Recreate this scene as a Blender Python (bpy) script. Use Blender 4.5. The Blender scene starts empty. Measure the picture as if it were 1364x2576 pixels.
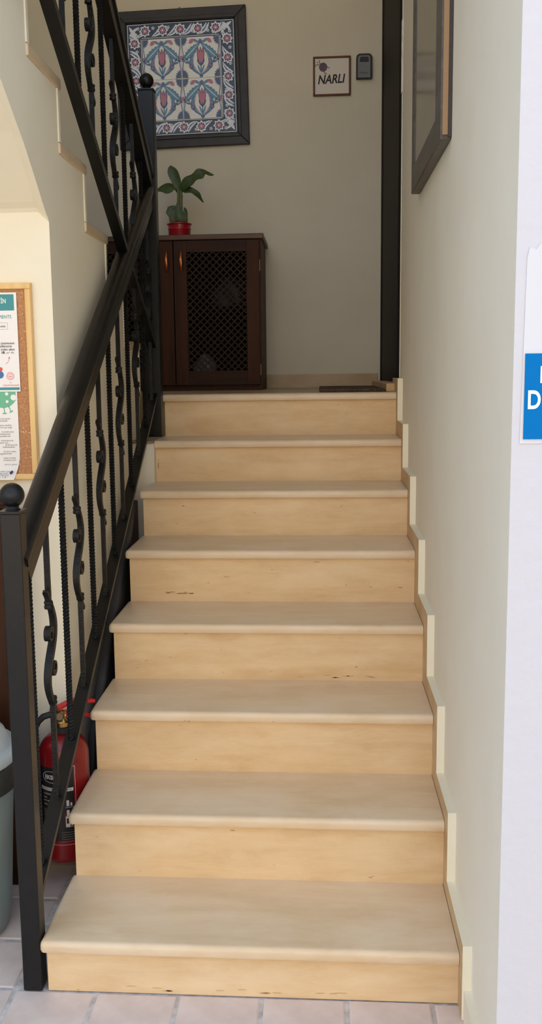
import bpy, bmesh, math, random
from mathutils import Vector, Matrix
random.seed(7)
SC = bpy.context.scene
COL = SC.collection
# ------------------------------------------------------------------ camera
IMG_W, IMG_H = 1364, 2576
F_PX, CX, CY = 2439.6268, 631.5895, 1288.0
YAW, PIT, ROL = -0.0716, 0.1445, -0.0130
CAM = Vector((0.6658, -2.1418, 1.4949))
fw = Vector((math.sin(YAW)*math.cos(PIT), math.cos(YAW)*math.cos(PIT), -math.sin(PIT)))
rt = Vector((math.cos(YAW), -math.sin(YAW), 0)); up = rt.cross(fw)
r2 = math.cos(ROL)*rt + math.sin(ROL)*up
u2 = -math.sin(ROL)*rt + math.cos(ROL)*up
cd = bpy.data.cameras.new('camera'); cam = bpy.data.objects.new('camera', cd); COL.objects.link(cam)
M = Matrix((r2, u2, -fw)).transposed().to_4x4(); M.translation = CAM
cam.matrix_world = M
cd.sensor_fit = 'VERTICAL'; cd.sensor_height = 36.0; cd.sensor_width = 36.0*IMG_W/IMG_H
cd.lens = 36.0*F_PX/IMG_H
cd.shift_x = (IMG_W/2 - CX)/IMG_H
cd.shift_y = 0.0
cd.clip_start = 0.05
SC.camera = cam
# ------------------------------------------------------------------ sky and exposure
w = bpy.data.worlds.new('world'); SC.world = w; w.use_nodes = True
bg = w.node_tree.nodes['Background']
bg.inputs[0].default_value = (0.66, 0.84, 1.16, 1); bg.inputs[1].default_value = 1.15
sd = bpy.data.lights.new('sun', 'SUN'); sd.energy = 6.5; sd.color = (1.0, 0.88, 0.70); sd.angle = math.radians(.6)
sun = bpy.data.objects.new('sun', sd); COL.objects.link(sun); sun.rotation_euler = (math.radians(-42), 0, 0)   # from behind the house: this side lies in its shade
SC.view_settings.view_transform = 'Standard'; SC.view_settings.look = 'None'
SC.view_settings.gamma = 1.0; SC.view_settings.use_curve_mapping = False
SC.view_settings.exposure = 0.55
try:
    SC.cycles.max_bounces = 12; SC.cycles.diffuse_bounces = 8; SC.cycles.glossy_bounces = 4
except Exception: pass

# ------------------------------------------------------------------ materials
def lin(c):
    return tuple(((v/255)/12.92 if v/255 <= .04045 else ((v/255+.055)/1.055)**2.4) for v in c)+(1,)
MATS = {}
def mat(name, rgb, rough=.6, metal=0, rgb2=None, scale=(8,8,8), detail=4, lo=.35, hi=.65, bump=0, bscale=60, spots=None, spot_scale=(30,30,90), spot_t=.72, coat=0, spec=.5, nrough=.6, dist=0, veil=None):
    m = bpy.data.materials.new(name); m.use_nodes = True; nt = m.node_tree; N = nt.nodes; L = nt.links
    b = N['Principled BSDF']; b.inputs['Base Color'].default_value = lin(rgb)
    b.inputs['Roughness'].default_value = rough; b.inputs['Metallic'].default_value = metal
    b.inputs['Coat Weight'].default_value = coat; b.inputs['Specular IOR Level'].default_value = spec
    tc = N.new('ShaderNodeTexCoord')
    out = None
    if rgb2:
        mp = N.new('ShaderNodeMapping'); mp.inputs['Scale'].default_value = scale; L.new(tc.outputs['Object'], mp.inputs[0])
        nz = N.new('ShaderNodeTexNoise'); nz.inputs['Scale'].default_value = 1; nz.inputs['Detail'].default_value = detail; nz.inputs['Roughness'].default_value = nrough; nz.inputs['Distortion'].default_value = dist
        L.new(mp.outputs[0], nz.inputs['Vector'])
        cr = N.new('ShaderNodeValToRGB'); cr.color_ramp.elements[0].position = lo; cr.color_ramp.elements[1].position = hi
        cr.color_ramp.elements[0].color = lin(rgb2); cr.color_ramp.elements[1].color = lin(rgb)
        L.new(nz.outputs['Fac'], cr.inputs[0]); out = cr.outputs[0]
    if veil:      # broad cloudy patches over the fine grain
        n4 = N.new('ShaderNodeTexNoise'); n4.inputs['Scale'].default_value = 7; n4.inputs['Detail'].default_value = 5; n4.inputs['Roughness'].default_value = .65
        mp4 = N.new('ShaderNodeMapping'); mp4.inputs['Scale'].default_value = (.6,1,1.5); L.new(tc.outputs['Object'], mp4.inputs[0]); L.new(mp4.outputs[0], n4.inputs['Vector'])
        c4 = N.new('ShaderNodeValToRGB'); c4.color_ramp.elements[0].position = .42; c4.color_ramp.elements[1].position = .68; c4.color_ramp.elements[1].color = (.7,.7,.7,1)
        L.new(n4.outputs['Fac'], c4.inputs[0]); m4 = N.new('ShaderNodeMix'); m4.data_type = 'RGBA'; L.new(c4.outputs[0], m4.inputs[0]); L.new(out, m4.inputs[6]); m4.inputs[7].default_value = lin(veil); out = m4.outputs[2]
    if spots:
        mp2 = N.new('ShaderNodeMapping'); mp2.inputs['Scale'].default_value = spot_scale; L.new(tc.outputs['Object'], mp2.inputs[0])
        n2 = N.new('ShaderNodeTexNoise'); n2.inputs['Scale'].default_value = 1; n2.inputs['Detail'].default_value = 3
        L.new(mp2.outputs[0], n2.inputs['Vector'])
        c2 = N.new('ShaderNodeValToRGB'); c2.color_ramp.elements[0].position = spot_t; c2.color_ramp.elements[1].position = spot_t+.03
        c2.color_ramp.elements[0].color = (0,0,0,1); c2.color_ramp.elements[1].color = (1,1,1,1)
        L.new(n2.outputs['Fac'], c2.inputs[0])
        mx = N.new('ShaderNodeMix'); mx.data_type = 'RGBA'
        L.new(c2.outputs[0], mx.inputs[0])
        if out: L.new(out, mx.inputs[6])
        else: mx.inputs[6].default_value = lin(rgb)
        mx.inputs[7].default_value = lin(spots); out = mx.outputs[2]
    if out: L.new(out, b.inputs['Base Color'])
    if bump:
        n3 = N.new('ShaderNodeTexNoise'); n3.inputs['Scale'].default_value = bscale; n3.inputs['Detail'].default_value = 3
        L.new(tc.outputs['Object'], n3.inputs['Vector'])
        bp = N.new('ShaderNodeBump'); bp.inputs['Strength'].default_value = bump; bp.inputs['Distance'].default_value = .01
        L.new(n3.outputs['Fac'], bp.inputs['Height']); L.new(bp.outputs[0], b.inputs['Normal'])
    MATS[name] = m
    return m
mat('wall_paint', (221,214,194), .75, bump=.12, bscale=18, rgb2=(214,207,186), scale=(1.5,1.5,1.5))  # one wall paint throughout; this copy toned down to dim the back wall
mat('wall_paint_right', (234,228,208), .75, bump=.12, bscale=18, rgb2=(228,221,200), scale=(1.5,1.5,1.5))  # same wall paint, lightened: brighter light on the right wall put in the colour
mat('wall_paint_left', (238,230,206), .75, bump=.12, bscale=18, rgb2=(232,223,198), scale=(1.5,1.5,1.5))  # same wall paint, lightened: brighter light on the corkboard wall put in the colour
mat('facade_paint', (206,203,204), .8, bump=.2, bscale=40)
mat('opposite_paint', (228,210,174), .8)  # warm colour for the added bounce wall behind the camera
mat('ceiling_paint', (225,220,208), .8)
mat('travertine_riser', (225,195,150), .42, rgb2=(206,171,124), scale=(3.2,9,19), detail=9, lo=.3, hi=.66, nrough=.74, dist=.5, veil=(230,204,164), spots=(178,140,94), spot_scale=(22,40,75), spot_t=.72)
mat('travertine_tread', (224,200,164), .30, rgb2=(208,180,142), scale=(2.4,12,12), detail=8, lo=.3, hi=.66, nrough=.7, dist=.4, veil=(228,208,180), spots=(160,130,94), spot_scale=(50,80,80), spot_t=.77)
mat('stain_brown', (150,114,72), .8)
mat('stain_soft', (204,168,122), .6)
mat('travertine_side', (206,178,134), .5, rgb2=(186,152,108), scale=(5,5,9), detail=5)
mat('skirting_paint', (236,228,204), .55, bump=.15, bscale=60)
mat('floor_tile', (220,204,194), .45, rgb2=(202,184,172), scale=(9,9,9), detail=5, lo=.3, hi=.65)
mat('floor_grout', (206,200,196), .8, rgb2=(170,160,150), scale=(30,30,30))
mat('landing_stone', (186,162,128), .35, rgb2=(166,140,104), scale=(4,9,9))
mat('black_iron', (13,13,13), .36, spec=.35, rgb2=(17,16,15), scale=(30,30,30), bump=.035, bscale=120)
mat('black_forged', (14,13,12), .45, spec=.3, rgb2=(28,24,20), scale=(60,60,25), lo=.3, hi=.5, bump=.3, bscale=160)
mat('dark_walnut', (72,38,15), .55, spec=.2, rgb2=(46,23,9), scale=(24,24,2.2), detail=5, lo=.3, hi=.7)
mat('dark_walnut_flat', (66,36,16), .55, spec=.2, rgb2=(44,23,10), scale=(2.2,24,24), detail=5, lo=.3, hi=.7)
mat('walnut_top', (98,66,40), .45, rgb2=(78,50,28), scale=(2,22,22), detail=5)
mat('lattice_wood', (52,38,26), .7, spec=.2)
mat('cabinet_inside', (22,16,12), .9, spec=.1)  # shade inside the cabinet painted as a near-black colour
mat('copper', (196,120,70), .28, 1.0)
mat('steel', (170,168,160), .35, 1.0)
mat('hinge_metal', (112,98,76), .5, .8)
mat('door_black', (14,12,11), .6, spec=.15, rgb2=(10,9,8), scale=(20,20,2))
mat('frame_dark', (50,48,48), .5, rgb2=(38,36,36), scale=(14,14,14))
mat('cream_glaze', (232,226,204), .12, coat=.4)
mat('navy_glaze', (14,17,34), .25, coat=.1)
mat('teal_glaze', (48,112,120), .14, coat=.4)
mat('blue_glaze', (40,54,92), .14, coat=.4)
mat('red_glaze', (186,58,46), .14, coat=.4)
mat('white_glaze', (226,226,222), .14, coat=.4)
mat('sign_frame_wood', (112,68,42), .5, rgb2=(88,50,30), scale=(20,20,20))
mat('sign_white', (222,214,202), .5)
mat('ink_black', (26,26,30), .6)
mat('fruit_purple', (104,84,100), .6, rgb2=(84,66,82), scale=(60,60,60))
mat('fruit_leaf', (120,116,92), .6)
mat('lockbox_grey', (112,116,116), .45)
mat('lockbox_black', (26,27,29), .5)
mat('photo_frame', (92,86,78), .45, rgb2=(70,66,60), scale=(40,3,40), detail=4)
mat('photo_edge_tan', (158,124,88), .5)
mat('photo_edge_dark', (54,48,44), .5)
mat('photo_print', (138,142,132), .35, rgb2=(96,102,96), scale=(3,5,2.5), detail=2)
mat('pine', (232,194,130), .5, rgb2=(222,180,112), scale=(40,40,3), detail=3)
mat('cork', (190,138,94), .85, rgb2=(160,108,68), scale=(160,160,160), detail=3, lo=.3, hi=.6, spots=(226,184,136), spot_scale=(130,130,130), spot_t=.66)
mat('paper', (240,236,230), .7)
mat('paper_teal', (70,146,148), .7)
mat('paper_green', (112,184,144), .7)
mat('ink_teal', (86,146,152), .7)
mat('ink_grey', (120,118,118), .7)
mat('ink_pink', (214,120,118), .7)
mat('ink_rose', (238,190,190), .7)
mat('ink_red', (216,92,84), .7)
mat('ink_blue', (72,116,164), .7)
mat('pin_navy', (58,54,120), .35)
mat('ext_red', (126,12,18), .32, coat=.2)
mat('ext_red_plastic', (196,24,32), .4)
mat('ext_label_black', (30,29,31), .4)
mat('ext_label_white', (205,203,200), .5)
mat('ext_rubber', (30,30,31), .6)
mat('brass', (196,158,92), .3, 1.0)
mat('bin_lid', (178,188,188), .35)
mat('bin_body', (126,140,138), .4)
mat('bin_band', (38,42,42), .45)
mat('pot_red', (164,18,34), .3, coat=.3)
mat('soil', (40,30,22), .9)
mat('leaf_green', (66,86,40), .45, rgb2=(48,66,28), scale=(30,30,30))
mat('leaf_stem', (104,112,66), .5)
mat('mat_coir', (96,76,56), .95, rgb2=(70,54,40), scale=(80,80,80), bump=.5, bscale=200)
mat('panel_charcoal', (46,47,50), .6, rgb2=(36,36,38), scale=(8,8,8))
mat('board_brown', (86,50,30), .5, rgb2=(64,36,22), scale=(14,14,1.5), detail=4)
mat('sign_blue', (0,112,178), .7, spec=.1)
mat('sign_text', (226,240,248), .5)
mat('sheet_gloss', (208,208,212), .15)
mat('plaster_patch', (220,214,196), .85, bump=.6, bscale=60)
mat('cement', (150,136,112), .9, rgb2=(120,106,86), scale=(30,30,30), bump=.4, bscale=60)

# ------------------------------------------------------------------ mesh helpers
class MB:
    def __init__(s): s.v = []; s.f = []; s.m = []
    def add(s, vs, fs, mi=0):
        o = len(s.v); s.v += [tuple(v) for v in vs]
        for f in fs: s.f.append([i+o for i in f]); s.m.append(mi)
    def box(s, x0, x1, y0, y1, z0, z1, mi=0):
        s.add([(x0,y0,z0),(x1,y0,z0),(x1,y1,z0),(x0,y1,z0),(x0,y0,z1),(x1,y0,z1),(x1,y1,z1),(x0,y1,z1)],
              [(0,3,2,1),(4,5,6,7),(0,1,5,4),(1,2,6,5),(2,3,7,6),(3,0,4,7)], mi)
    def prism_x(s, prof, x0, x1, mi=0):      # prof: [(y,z)...] ccw seen from +x
        n = len(prof)
        s.add([(x0,y,z) for y,z in prof]+[(x1,y,z) for y,z in prof],
              [list(range(n-1,-1,-1)), list(range(n,2*n))]+[(i,(i+1)%n,n+(i+1)%n,n+i) for i in range(n)], mi)
    def prism_y(s, prof, y0, y1, mi=0):      # prof: [(x,z)]
        n = len(prof)
        s.add([(x,y0,z) for x,z in prof]+[(x,y1,z) for x,z in prof],
              [list(range(n)), list(range(2*n-1,n-1,-1))]+[((i+1)%n,i,n+i,n+(i+1)%n) for i in range(n)], mi)
    def prism_z(s, prof, z0, z1, mi=0):
        n = len(prof)
        s.add([(x,y,z0) for x,y in prof]+[(x,y,z1) for x,y in prof],
              [list(range(n-1,-1,-1)), list(range(n,2*n))]+[(i,(i+1)%n,n+(i+1)%n,n+i) for i in range(n)], mi)
    def lathe(s, prof, seg=24, c=(0,0,0), mi=0):   # prof [(r,z)] bottom to top, axis z
        vs = []; fs = []
        for r, z in prof:
            for k in range(seg):
                a = 2*math.pi*k/seg; vs.append((c[0]+r*math.cos(a), c[1]+r*math.sin(a), c[2]+z))
        for i in range(len(prof)-1):
            for k in range(seg):
                k2 = (k+1) % seg; fs.append((i*seg+k, i*seg+k2, (i+1)*seg+k2, (i+1)*seg+k))
        fs.append(list(range(seg-1,-1,-1))); fs.append([(len(prof)-1)*seg+k for k in range(seg)])
        s.add(vs, fs, mi)
    def sweep(s, pts, sec, side=(1,0,0), twist=0.0, scales=None, mi=0, cap=True):
        pts = [Vector(p) for p in pts]; n = len(sec); vs = []; fs = []; dist = 0; side = Vector(side)
        for i, p in enumerate(pts):
            t = (pts[min(i+1,len(pts)-1)]-pts[max(i-1,0)]).normalized()
            if i: dist += (p-pts[i-1]).length
            sd = (side - t*side.dot(t)).normalized(); nm = t.cross(sd)
            a = twist*dist; sc = scales[i] if scales else 1
            for u, v in sec:
                uu = (u*math.cos(a)-v*math.sin(a))*sc; vv = (u*math.sin(a)+v*math.cos(a))*sc
                vs.append(p+sd*uu+nm*vv)
        for i in range(len(pts)-1):
            for k in range(n):
                k2 = (k+1) % n; fs.append((i*n+k, i*n+k2, (i+1)*n+k2, (i+1)*n+k))
        if cap: fs.append(list(range(n-1,-1,-1))); fs.append([(len(pts)-1)*n+k for k in range(n)])
        s.add(vs, fs, mi)
    def mesh(s, name, mats, smooth=False, fix=True):
        me = bpy.data.meshes.new(name); me.from_pydata(s.v, [], s.f); me.update()
        if isinstance(mats, str): mats = [mats]
        for m in mats: me.materials.append(MATS[m])
        for i, p in enumerate(me.polygons): p.material_index = s.m[i]
        if fix:
            bm = bmesh.new(); bm.from_mesh(me); bmesh.ops.recalc_face_normals(bm, faces=bm.faces); bm.to_mesh(me); bm.free()
        if smooth:
            for p in me.polygons: p.use_smooth = True
            try: me.set_sharp_from_angle(angle=math.radians(38))
            except Exception: pass
        return me
    def obj(s, name, mats, parent=None, smooth=False, bevel=0, seg=2, fix=True, loc=None):
        o = bpy.data.objects.new(name, s.mesh(name, mats, smooth, fix)); COL.objects.link(o)
        if parent: o.parent = parent
        if loc: o.location = loc
        if bevel:
            md = o.modifiers.new('bevel', 'BEVEL'); md.width = bevel; md.segments = seg; md.limit_method = 'ANGLE'; md.angle_limit = math.radians(40)
        return o
def circ(r, n=12, sx=1, sy=1): return [(r*sx*math.cos(2*math.pi*k/n), r*sy*math.sin(2*math.pi*k/n)) for k in range(n)]
def sq(h, h2=None): h2 = h2 or h; return [(-h,-h2),(h,-h2),(h,h2),(-h,h2)]
def thing(name, label, cat, loc=(0,0,0), group=None):
    o = bpy.data.objects.new(name, None); COL.objects.link(o); o.location = loc; o.empty_display_size = .05
    o['label'] = label; o['category'] = cat
    if group: o['group'] = group
    return o
def tag(o, label, cat, group=None):
    o['label'] = label; o['category'] = cat
    if group: o['group'] = group
    return o
def struct(o): o['kind'] = 'structure'; return o
def P(lx, pts): return [(lx, a, b) for a, b in pts]
def text_geo(s, size, shear=0, bold=0, width=None):
    cu = bpy.data.curves.new('t', 'FONT'); cu.body = s; cu.size = size; cu.shear = shear; cu.offset = bold; cu.resolution_u = 6
    o = bpy.data.objects.new('t', cu); COL.objects.link(o)
    dg = bpy.context.evaluated_depsgraph_get(); me = bpy.data.meshes.new_from_object(o.evaluated_get(dg))
    vs = [(v.co.x, v.co.y) for v in me.vertices]; fs = [list(p.vertices) for p in me.polygons]
    bpy.data.objects.remove(o); bpy.data.curves.remove(cu); bpy.data.meshes.remove(me)
    if width and vs:
        x0 = min(v[0] for v in vs); x1 = max(v[0] for v in vs); k = width/(x1-x0)
        vs = [((v[0]-x0)*k, v[1]) for v in vs]
    return vs, fs

# ------------------------------------------------------------------ structure
SZ = [0.1384,0.3226,0.5102,0.6967,0.8814,1.0541,1.2206,1.3981]
SY = [0,0.2971,0.577,0.8651,1.1599,1.4535,1.7491,2.0285]
SW = 0.990          # stair width to skirting face
WX = 1.011          # right wall face
YB = 3.30           # back wall face
YF = -0.365         # facade face
XS = -0.09          # side face of upper flight
ZL = SZ[7]; CEIL = 4.7; XL = -1.15
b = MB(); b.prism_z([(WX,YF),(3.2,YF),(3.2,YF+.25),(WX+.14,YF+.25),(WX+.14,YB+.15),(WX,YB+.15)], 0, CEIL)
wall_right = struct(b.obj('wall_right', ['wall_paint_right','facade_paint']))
for p_ in wall_right.data.polygons:
    if p_.normal.y < -.9: p_.material_index = 1
b = MB(); b.box(-7, XL-.15, YF, YF+.25, 0, CEIL+.15); struct(b.obj('wall_facade_left', 'facade_paint'))  # unseen extension added to block the sun on the left
b = MB(); b.box(3.2, 7, YF, YF+.25, 0, CEIL+.15); struct(b.obj('wall_facade_right', 'facade_paint'))  # unseen extension added to block the sun on the right
b = MB(); b.box(-9, 9, -11.3, -11, 0, 5.5); struct(b.obj('wall_opposite', 'opposite_paint'))  # unseen wall added behind the camera to bounce warm sunlight indoors
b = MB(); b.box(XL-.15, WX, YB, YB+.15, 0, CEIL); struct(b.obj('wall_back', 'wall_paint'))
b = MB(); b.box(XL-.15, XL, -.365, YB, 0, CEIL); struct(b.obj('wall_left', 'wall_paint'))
b = MB(); b.box(XL-.15, WX+.14, -.365, YB+.15, CEIL, CEIL+.15); struct(b.obj('ceiling', 'ceiling_paint'))
# ground floor
fl = MB(); fl.box(-9, 9, -11, .66, -.08, -.003); floor = struct(fl.obj('floor', 'floor_grout'))
TS = .203
tm = MB(); h = TS/2-.006
tm.add([(-h,-h,-.01),(h,-h,-.01),(h,h,-.01),(-h,h,-.01),(-h,-h,-.002),(h,-h,-.002),(h,h,-.002),(-h,h,-.002),(-h+.004,-h+.004,0),(h-.004,-h+.004,0),(h-.004,h-.004,0),(-h+.004,h-.004,0)],
       [(0,1,5,4),(1,2,6,5),(2,3,7,6),(3,0,4,7),(4,5,9,8),(5,6,10,9),(6,7,11,10),(7,4,8,11),(8,9,10,11)])
tme = tm.mesh('tile', 'floor_tile')
for i in range(-6, 8):
    for j in range(-7, 3):
        x = .118+TS*(i+.5); y = .003+TS*(j+.5)
        if y > 0 and x > -.0: continue
        if y > .60: continue
        o = bpy.data.objects.new('tile', tme); COL.objects.link(o); o.parent = floor
        o.location = (x+random.uniform(-.002,.002), y+random.uniform(-.002,.002), random.uniform(-.0012,.0004)); o.rotation_euler.z = random.uniform(-.008,.008)
# landing slab
b = MB(); b.box(XL, WX, SY[7]+.021, YB, 0, ZL-.0006); struct(b.obj('floor_landing', 'landing_stone'))
# mass under the upper flight: corkboard wall, sloping soffit, side face, steps
UZ = [1.615,1.795,1.975,2.157,2.340,2.520,2.700,2.880,3.060]
UY = [1.947-.29*k for k in range(9)]     # nose of each upper tread (far end)
def upper_prof(dz):
    pr = [(.622,0),(SY[7]+.02,0),(SY[7]+.02,ZL-.13),(UY[0]-.03,ZL-.13)]
    for k in range(9):
        pr.append((UY[k]-.03, UZ[k]-.03))
        pr.append(((UY[k+1]-.03) if k < 8 else -.365-.3, UZ[k]-.03))
    pr += [(-.665,2.79+dz),(-.365,2.60+dz),(.241,2.193+dz),(.412,2.081+dz),(.50,2.012+dz),(.555,1.966+dz),(.59,1.938+dz),(.612,1.925+dz),(.622,1.915+dz)]
    return pr
pa = upper_prof(0); pb = upper_prof(.028); n = len(pa)
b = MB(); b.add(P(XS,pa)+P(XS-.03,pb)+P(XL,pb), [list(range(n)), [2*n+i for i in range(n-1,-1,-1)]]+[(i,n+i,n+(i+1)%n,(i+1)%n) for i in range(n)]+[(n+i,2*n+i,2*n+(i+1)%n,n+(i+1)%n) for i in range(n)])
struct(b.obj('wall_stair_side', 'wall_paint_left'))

# ------------------------------------------------------------------ lower staircase
st = thing('staircase', 'beige travertine staircase of eight steps rising to the landing', 'stairs')
prof = [(0,0)]
for i in range(8):
    prof += [(SY[i]+.02, 0 if i == 0 else SZ[i-1]-.03), (SY[i]+.02, SZ[i]-.03)]
prof = prof[1:] + [(SY[7]+.0209, ZL-.03), (SY[7]+.0209, 0)]
b = MB(); b.prism_x(prof, .004, SW); b.obj('stair_core', 'cement', st)
b = MB(); b.box(XS, .004, 1.70, SY[7]+.02, 0, 1.212); b.obj('side_block', 'wall_paint', st)
b = MB(); b.box(XS, .002, 1.69, SY[7]+.02, 1.2125, 1.222); b.obj('cement_ledge', 'cement', st, bevel=.004)
for i in range(8):
    z0 = 0 if i == 0 else SZ[i-1]
    b = MB(); b.box(0, SW, SY[i], SY[i]+.02, z0, SZ[i]-.0295); b.obj('riser', 'travertine_riser', st)
for i in range(8):
    yb = (SY[i+1]) if i < 7 else SY[7]+.10
    me = bpy.data.meshes.new('tread_slab'); bm = bmesh.new()
    x0, x1, y0, y1, z0, z1 = -.013, SW-.001, SY[i]-.02, yb, SZ[i]-.03, SZ[i]
    vs = [bm.verts.new(p) for p in ((x0,y0,z0),(x1,y0,z0),(x1,y1,z0),(x0,y1,z0),(x0,y0,z1),(x1,y0,z1),(x1,y1,z1),(x0,y1,z1))]
    for f in ((0,3,2,1),(4,5,6,7),(0,1,5,4),(1,2,6,5),(2,3,7,6),(3,0,4,7)): bm.faces.new([vs[k] for k in f])
    bm.edges.ensure_lookup_table()
    def ed(a, c): return bm.edges.get((vs[a], vs[c]))
    bmesh.ops.bevel(bm, geom=[ed(4,5), ed(0,4), ed(7,4)], offset=.013, segments=4, profile=.5, affect='EDGES')
    bm.edges.ensure_lookup_table()
    lo_ = [e for e in bm.edges if all(abs(v.co.z-z0) < 1e-6 for v in e.verts) and all(v.co.y < y0+.02 for v in e.verts)]
    bmesh.ops.bevel(bm, geom=lo_, offset=.006, segments=2, profile=.5, affect='EDGES')
    bmesh.ops.recalc_face_normals(bm, faces=bm.faces); bm.to_mesh(me); bm.free()
    me.materials.append(MATS['travertine_tread'])
    for p in me.polygons: p.use_smooth = True
    me.set_sharp_from_angle(angle=math.radians(35))
    o = bpy.data.objects.new('tread_slab', me); COL.objects.link(o); o.parent = st
# small chips and stains in the stone
rs = random.Random(9)
def stain(cx_, y, cz_, rx, rz, cnt, mt='stain_brown'):
    for k in range(cnt):
        u, v = cx_+rs.uniform(-1,1)*rx*(cnt > 1), cz_+rs.uniform(-1,1)*rz*(cnt > 1); a, c = (min(rx*.22,.016), min(rz*.45,.0022)) if cnt > 1 else (rx, rz)
        m = MB(); pts = [(u+a*rs.uniform(.5,1.1)*math.cos(2*math.pi*i/9), v+c*rs.uniform(.5,1.1)*math.sin(2*math.pi*i/9)) for i in range(9)]
        m.prism_y(pts, y-.0006, y+.0004); m.obj('stain', mt, st)
stain(.185, SY[4], .727, .055, .0035, 9); stain(.012, SY[6], 1.118, .0022, .018, 1); stain(.012, SY[6], 1.145, .006, .003, 4)
stain(.28, SY[2]-.0195, .484, .014, .0016, 3); stain(.72, SY[3], .525, .12, .006, 9, 'stain_soft'); stain(.45, SY[0], .014, .28, .006, 12, 'stain_soft'); stain(.12, SY[1], .287, .006, .0012, 1)
# stepped skirting along the right wall
sk = struct(bpy.data.objects.new('baseboard_right', None)); COL.objects.link(sk)
fr = [-.06,.225,.475,.745,1.03,1.355,1.68,1.955]
tp = [.185,.372,.566,.757,.938,1.112,1.282,1.456]
for i in range(8):
    zb = 0 if i == 0 else SZ[i-1]
    y1 = fr[i+1] if i < 7 else SY[7]+.20
    pr_ = [(fr[i], zb), (SY[i], zb), (SY[i], SZ[i]), (y1, SZ[i]), (y1, tp[i]), (fr[i], tp[i])]
    b = MB()
    n = len(pr_)
    # side face stone (0), front and top edges painted (1)
    b.add([(SW,y,z) for y,z in pr_]+[(WX,y,z) for y,z in pr_], [list(range(n))], 0)
    for k in range(n):
        b.add([(SW,)+pr_[k], (SW,)+pr_[(k+1)%n], (WX,)+pr_[(k+1)%n], (WX,)+pr_[k]], [(0,1,2,3)], 1 if k >= n-2 else 0)
    o = b.obj('skirting_piece', ['travertine_side','skirting_paint'], sk)
b = MB(); b.prism_x([(YF,0),(fr[0],0),(fr[0],.075),(YF,.075)], SW+.004, WX); b.obj('skirting_piece', ['skirting_paint'], sk)
# landing baseboards
b = MB(); b.box(XL, .985, YB-.014, YB, ZL, ZL+.075); struct(b.obj('baseboard_back', 'landing_stone'))
# upper treads
us = thing('upper_staircase', 'upper stone stair treads set in the white wall at left', 'stairs', (0,0,0))
for k in range(9):
    y0 = (UY[k+1]-.03) if k < 8 else -.66
    b = MB(); b.box(XL+.002, XS+.006, y0, UY[k]+.008, UZ[k]-.0295, UZ[k]+.004)
    b.obj('tread_slab', 'travertine_tread', us, bevel=.006)
    z0 = ZL if k == 0 else UZ[k-1]+.004
    b = MB(); b.box(XL+.002, XS+.004, UY[k]-.03, UY[k]-.012, z0, UZ[k]-.03); b.obj('riser', 'skirting_paint', us)

# ------------------------------------------------------------------ door in the right wall
dr = struct(bpy.data.objects.new('door_1', None)); COL.objects.link(dr)
XD = .999
b = MB(); b.box(XD, WX+.02, 2.11, 2.20, ZL+.035, 3.62); b.obj('jamb', 'door_black', dr, bevel=.003)
b = MB(); b.box(XD, WX+.02, 3.21, 3.298, ZL+.035, 3.62); b.obj('jamb', 'door_black', dr, bevel=.003)
b = MB(); b.box(XD, WX+.02, 2.20, 3.21, 3.53, 3.62); b.obj('lintel', 'door_black', dr, bevel=.003)
b = MB(); b.box(XD+.004, WX+.03, 2.203, 3.207, ZL+.04, 3.528); lf = b.obj('leaf', 'door_black', dr, bevel=.003)
b = MB(); b.box(.955, WX+.02, 2.13, 3.298, ZL+.0002, ZL+.036); b.obj('threshold', 'travertine_side', dr, bevel=.004)
pp = MB(); rnd = random.Random(3)
pts = []
for k in range(14):
    a = k/13; pts.append((2.085-.018*rnd.random(), 2.62+.28*a))
pts2 = [(2.106, z) for y, z in reversed(pts)]
pp.prism_x(pts+pts2, WX-.006, WX+.002); o = pp.obj('trim_1', 'plaster_patch'); struct(o)
pp = MB(); pts = []
for k in range(40):
    a = k/39; pts.append((2.098-.010*rnd.random(), ZL+.05+2.1*a))
pp.prism_x(pts+[(2.112, z) for y, z in reversed(pts)], WX-.003, WX+.002); struct(pp.obj('trim_2', 'plaster_patch'))

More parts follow.
